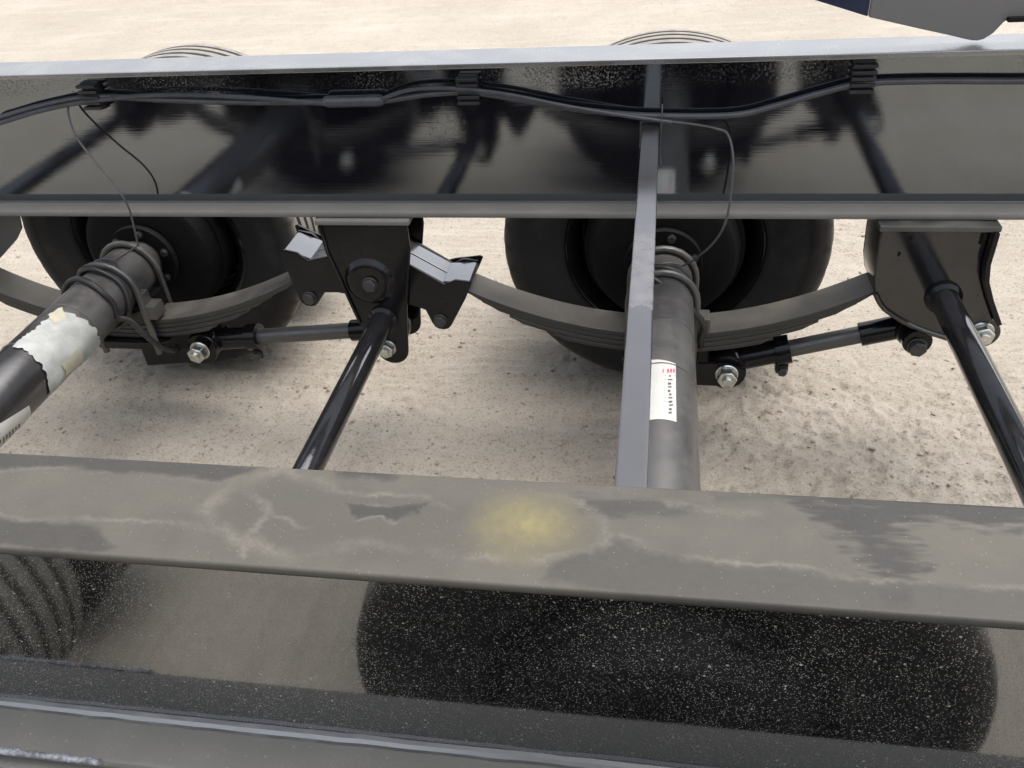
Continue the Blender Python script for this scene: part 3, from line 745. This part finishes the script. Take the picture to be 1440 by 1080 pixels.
c = [(898, 512), (950, 512), (951, 594), (895, 598)]
cyl_patch('label_sticker', c, XA, .0656, 'sticker', aR, 12, 0, 'white printed sticker with red mark beside the bar')
for u, v, du, dv in ((.60, .06, .03, .09), (.72, .06, .05, .09), (.80, .06, .05, .09), (.88, .06, .04, .09)): cyl_patch('red_print', sub(c, u+.05, u+du+.05, v+.03, v+dv), XA, .0662, 'redink', aR, 2)
for k in range(11):
    v = .20+.062*k; u = .80+random.uniform(-.02, .02); cyl_patch('print', sub(c, u, u+random.uniform(.05, .13), v, v+random.uniform(.015, .035)), XA, .0662, 'ink', aR, 2)
    if k < 8: cyl_patch('print', sub(c, .70, .70+random.uniform(.015, .03), v, v+.01), XA, .0662, 'ink', aR, 2)

# ---- ribbed cable clips on the far web
def clip(x, z):
    bm = bmesh.new(); yb = YW-.0005
    add_box(bm, x-.020, x+.020, yb-.010, yb, z-.026, z+.030)
    o = bm_obj('cable_clip', bm, 'clip', TR, bevel=.002)
    for k in range(5):
        bm = bmesh.new(); zz = z-.020+k*.0112
        add_box(bm, x-.0215, x+.0215, yb-.0255, yb-.0095, zz-.0030, zz+.0030); bm_obj('rib', bm, 'clip', o, bevel=.0014)
    return o
clip(-1.193, .845); clip(-.3885, .842); clip(.338, .850)

# ---- V-bottomed plate standing on the far rail's flange (upper right)
bm = bmesh.new(); add_prism(bm, [(.332, 1.22), (.332, .953), (.420, .931), (.470, .9190), (.500, .9112), (.510, .9090), (.520, .9083), (.529, .9105), (.542, .9200), (.556, .940), (.80, .965), (.80, 1.22)], .602, .612)
vp = bm_obj('upright_plate', bm, 'plate_dusty', TR, bevel=.003, label='dusty grey upright plate with a V shaped lower edge')
bm = bmesh.new(); add_prism(bm, [(.08, 1.22), (.08, 1.035), (.237, .984), (.331, .9535), (.331, 1.22)], .604, .612); bm_obj('reflection_panel', bm, 'navy_reflection', vp, bevel=.002)  # added panel: its navy paint stands in for a dark reflection
bm = bmesh.new(); add_box(bm, .556, .80, .590, .6015, .940, .948); bm_obj('edge_strip', bm, 'drum', vp, bevel=.002)

# ------------------------------------------------------------------ wiring: hangs in the clips, things of their own
def webpts(px, Y): return [on_y(x, y, Y) for x, y in px]
yc = YW-.0145
main = webpts([(-140, 195), (-60, 182), (0, 165), (60, 148), (130, 136), (220, 140), (300, 143), (380, 144), (460, 143), (535, 142), (600, 133), (660, 130), (720, 138), (800, 152), (870, 160), (930, 163), (1030, 162), (1090, 149), (1150, 132), (1210, 118), (1300, 114), (1440, 114), (1700, 113)], yc)
main = [Vector((-3.1, yc, .80)), Vector((-2.2, yc, .80))]+main[1:]+[Vector((1.4, yc, .838)), Vector((2.35, yc, .835))]
bm = bmesh.new(); add_tube(bm, spline(main, 8), .0058, 12)
hc = bm_obj('wiring_cable', bm, 'cable', None)
hc['label'] = 'black wiring cable running along the far web through ribbed clips'; hc['category'] = 'cable'
sec = webpts([(-140, 210), (-60, 190), (0, 173), (60, 155), (130, 142), (220, 134), (330, 136), (460, 146)], yc-.006)
bm = bmesh.new(); add_tube(bm, spline(sec, 8), .0048, 10); bm_obj('second_wire', bm, 'cable', hc)
sec = webpts([(535, 140), (570, 128), (610, 124), (660, 126), (720, 134), (800, 150), (880, 163), (945, 172)], yc-.008)
bm = bmesh.new(); add_tube(bm, spline(sec, 8), .0040, 10); bm_obj('second_wire', bm, 'cable', hc)
a, b = on_y(455, 143, yc-.003), on_y(540, 141, yc-.003)
bm = bmesh.new(); add_tube(bm, [a, a.lerp(b, .03), a.lerp(b, .08), a.lerp(b, .92), a.lerp(b, .97), b], [.007, .010, .0115, .0115, .010, .007], 14); bm_obj('sleeve', bm, 'cable', hc)
bm = bmesh.new(); p0 = on_y(931, 157, yc-.010); p1 = on_y(929, 232, yc-.008)
add_tube(bm, spline([p0+Vector((0, .006, .012)), p0, p0.lerp(p1, .5)+Vector((-.002, 0, 0)), p1], 6), .0016, 6); bm_obj('zip_tie', bm, 'wire', hc)
def ring_pts(cx, y0, y1, r, a0, a1, n): return [(cx+r*math.cos(R(a0+(a1-a0)*i/n)), y0+(y1-y0)*i/n, .3914+r*math.sin(R(a0+(a1-a0)*i/n))) for i in range(n+1)]
# left branch: leaves the web, drops over the lower flange, winds round the left axle
pts = [on_y(97, 146, yc-.004), on_y(96, 160, .585), on_y(106, 190, .570), on_y(134, 228, .558), on_y(163, 262, .548), on_y(180, 290, .545), on_y(188, 318, .55), on_y(194, 345, .56)]
lw = [Vector(p) for p in spline(pts, 6)]
coil = ring_pts(XB, .600, .590, .0712, 70, 300, 16)
bm = bmesh.new(); add_tube(bm, lw+[Vector(p) for p in coil], .0023, 8)
o1 = bm_obj('branch_wire', bm, 'wire', None); o1['label'] = 'thin grey wire dropping from the cable to the left axle'; o1['category'] = 'wire'; o1['group'] = 'branch wires to the axles'
pts = [on_y(933, 170, yc-.006), on_y(970, 174, .588), on_y(1008, 181, .580), on_y(1024, 190, .575), on_y(1031, 225, .560), on_y(1027, 280, .548), on_y(1018, 318, .548), on_y(1000, 345, .57), on_y(975, 366, .60)]
bm = bmesh.new(); coil = ring_pts(XA, .625, .58, .0700, 55, 160, 10)
add_tube(bm, [Vector(p) for p in spline(pts, 6)]+[Vector(p) for p in coil], .0023, 8)
o2 = bm_obj('branch_wire', bm, 'wire', None); o2['label'] = 'thin grey wire looping from the cable to the right axle'; o2['category'] = 'wire'; o2['group'] = 'branch wires to the axles'
# thicker hoses wound round each axle
def hose(pts, r, label):
    bm = bmesh.new(); add_tube(bm, spline(pts, 3), r, 10); o = bm_obj('brake_hose', bm, 'hose', None)
    o['label'] = label; o['category'] = 'hose'; o['group'] = 'hoses wound round the axles'
def hose_path(cx, y0, turns, a0, tail):
    P = []; n = int(turns*14)
    for i in range(n+1):
        a = R(a0-360*turns*i/n); rr = .0715+.004*math.sin(i*.9); P.append((cx+rr*math.cos(a), y0-.055*turns*i/n+.004*math.sin(i*1.7), .3914+rr*math.sin(a)))
    return P+tail
hose(hose_path(XB, .555, 1.45, 150, [(XB+.085, .49, .36), (XB+.105, .50, .31), (XB+.115, .53, .255), (XB+.12, .565, .225), (XB+.10, .60, .215)]), .0068, 'black hose wound twice round the left axle')
hose(hose_path(XA, .600, 1.15, 160, [(XA+.083, .55, .36), (XA+.086, .56, .30), (XA+.09, .60, .25)]), .0068, 'black hose wound round the right axle behind the bar')
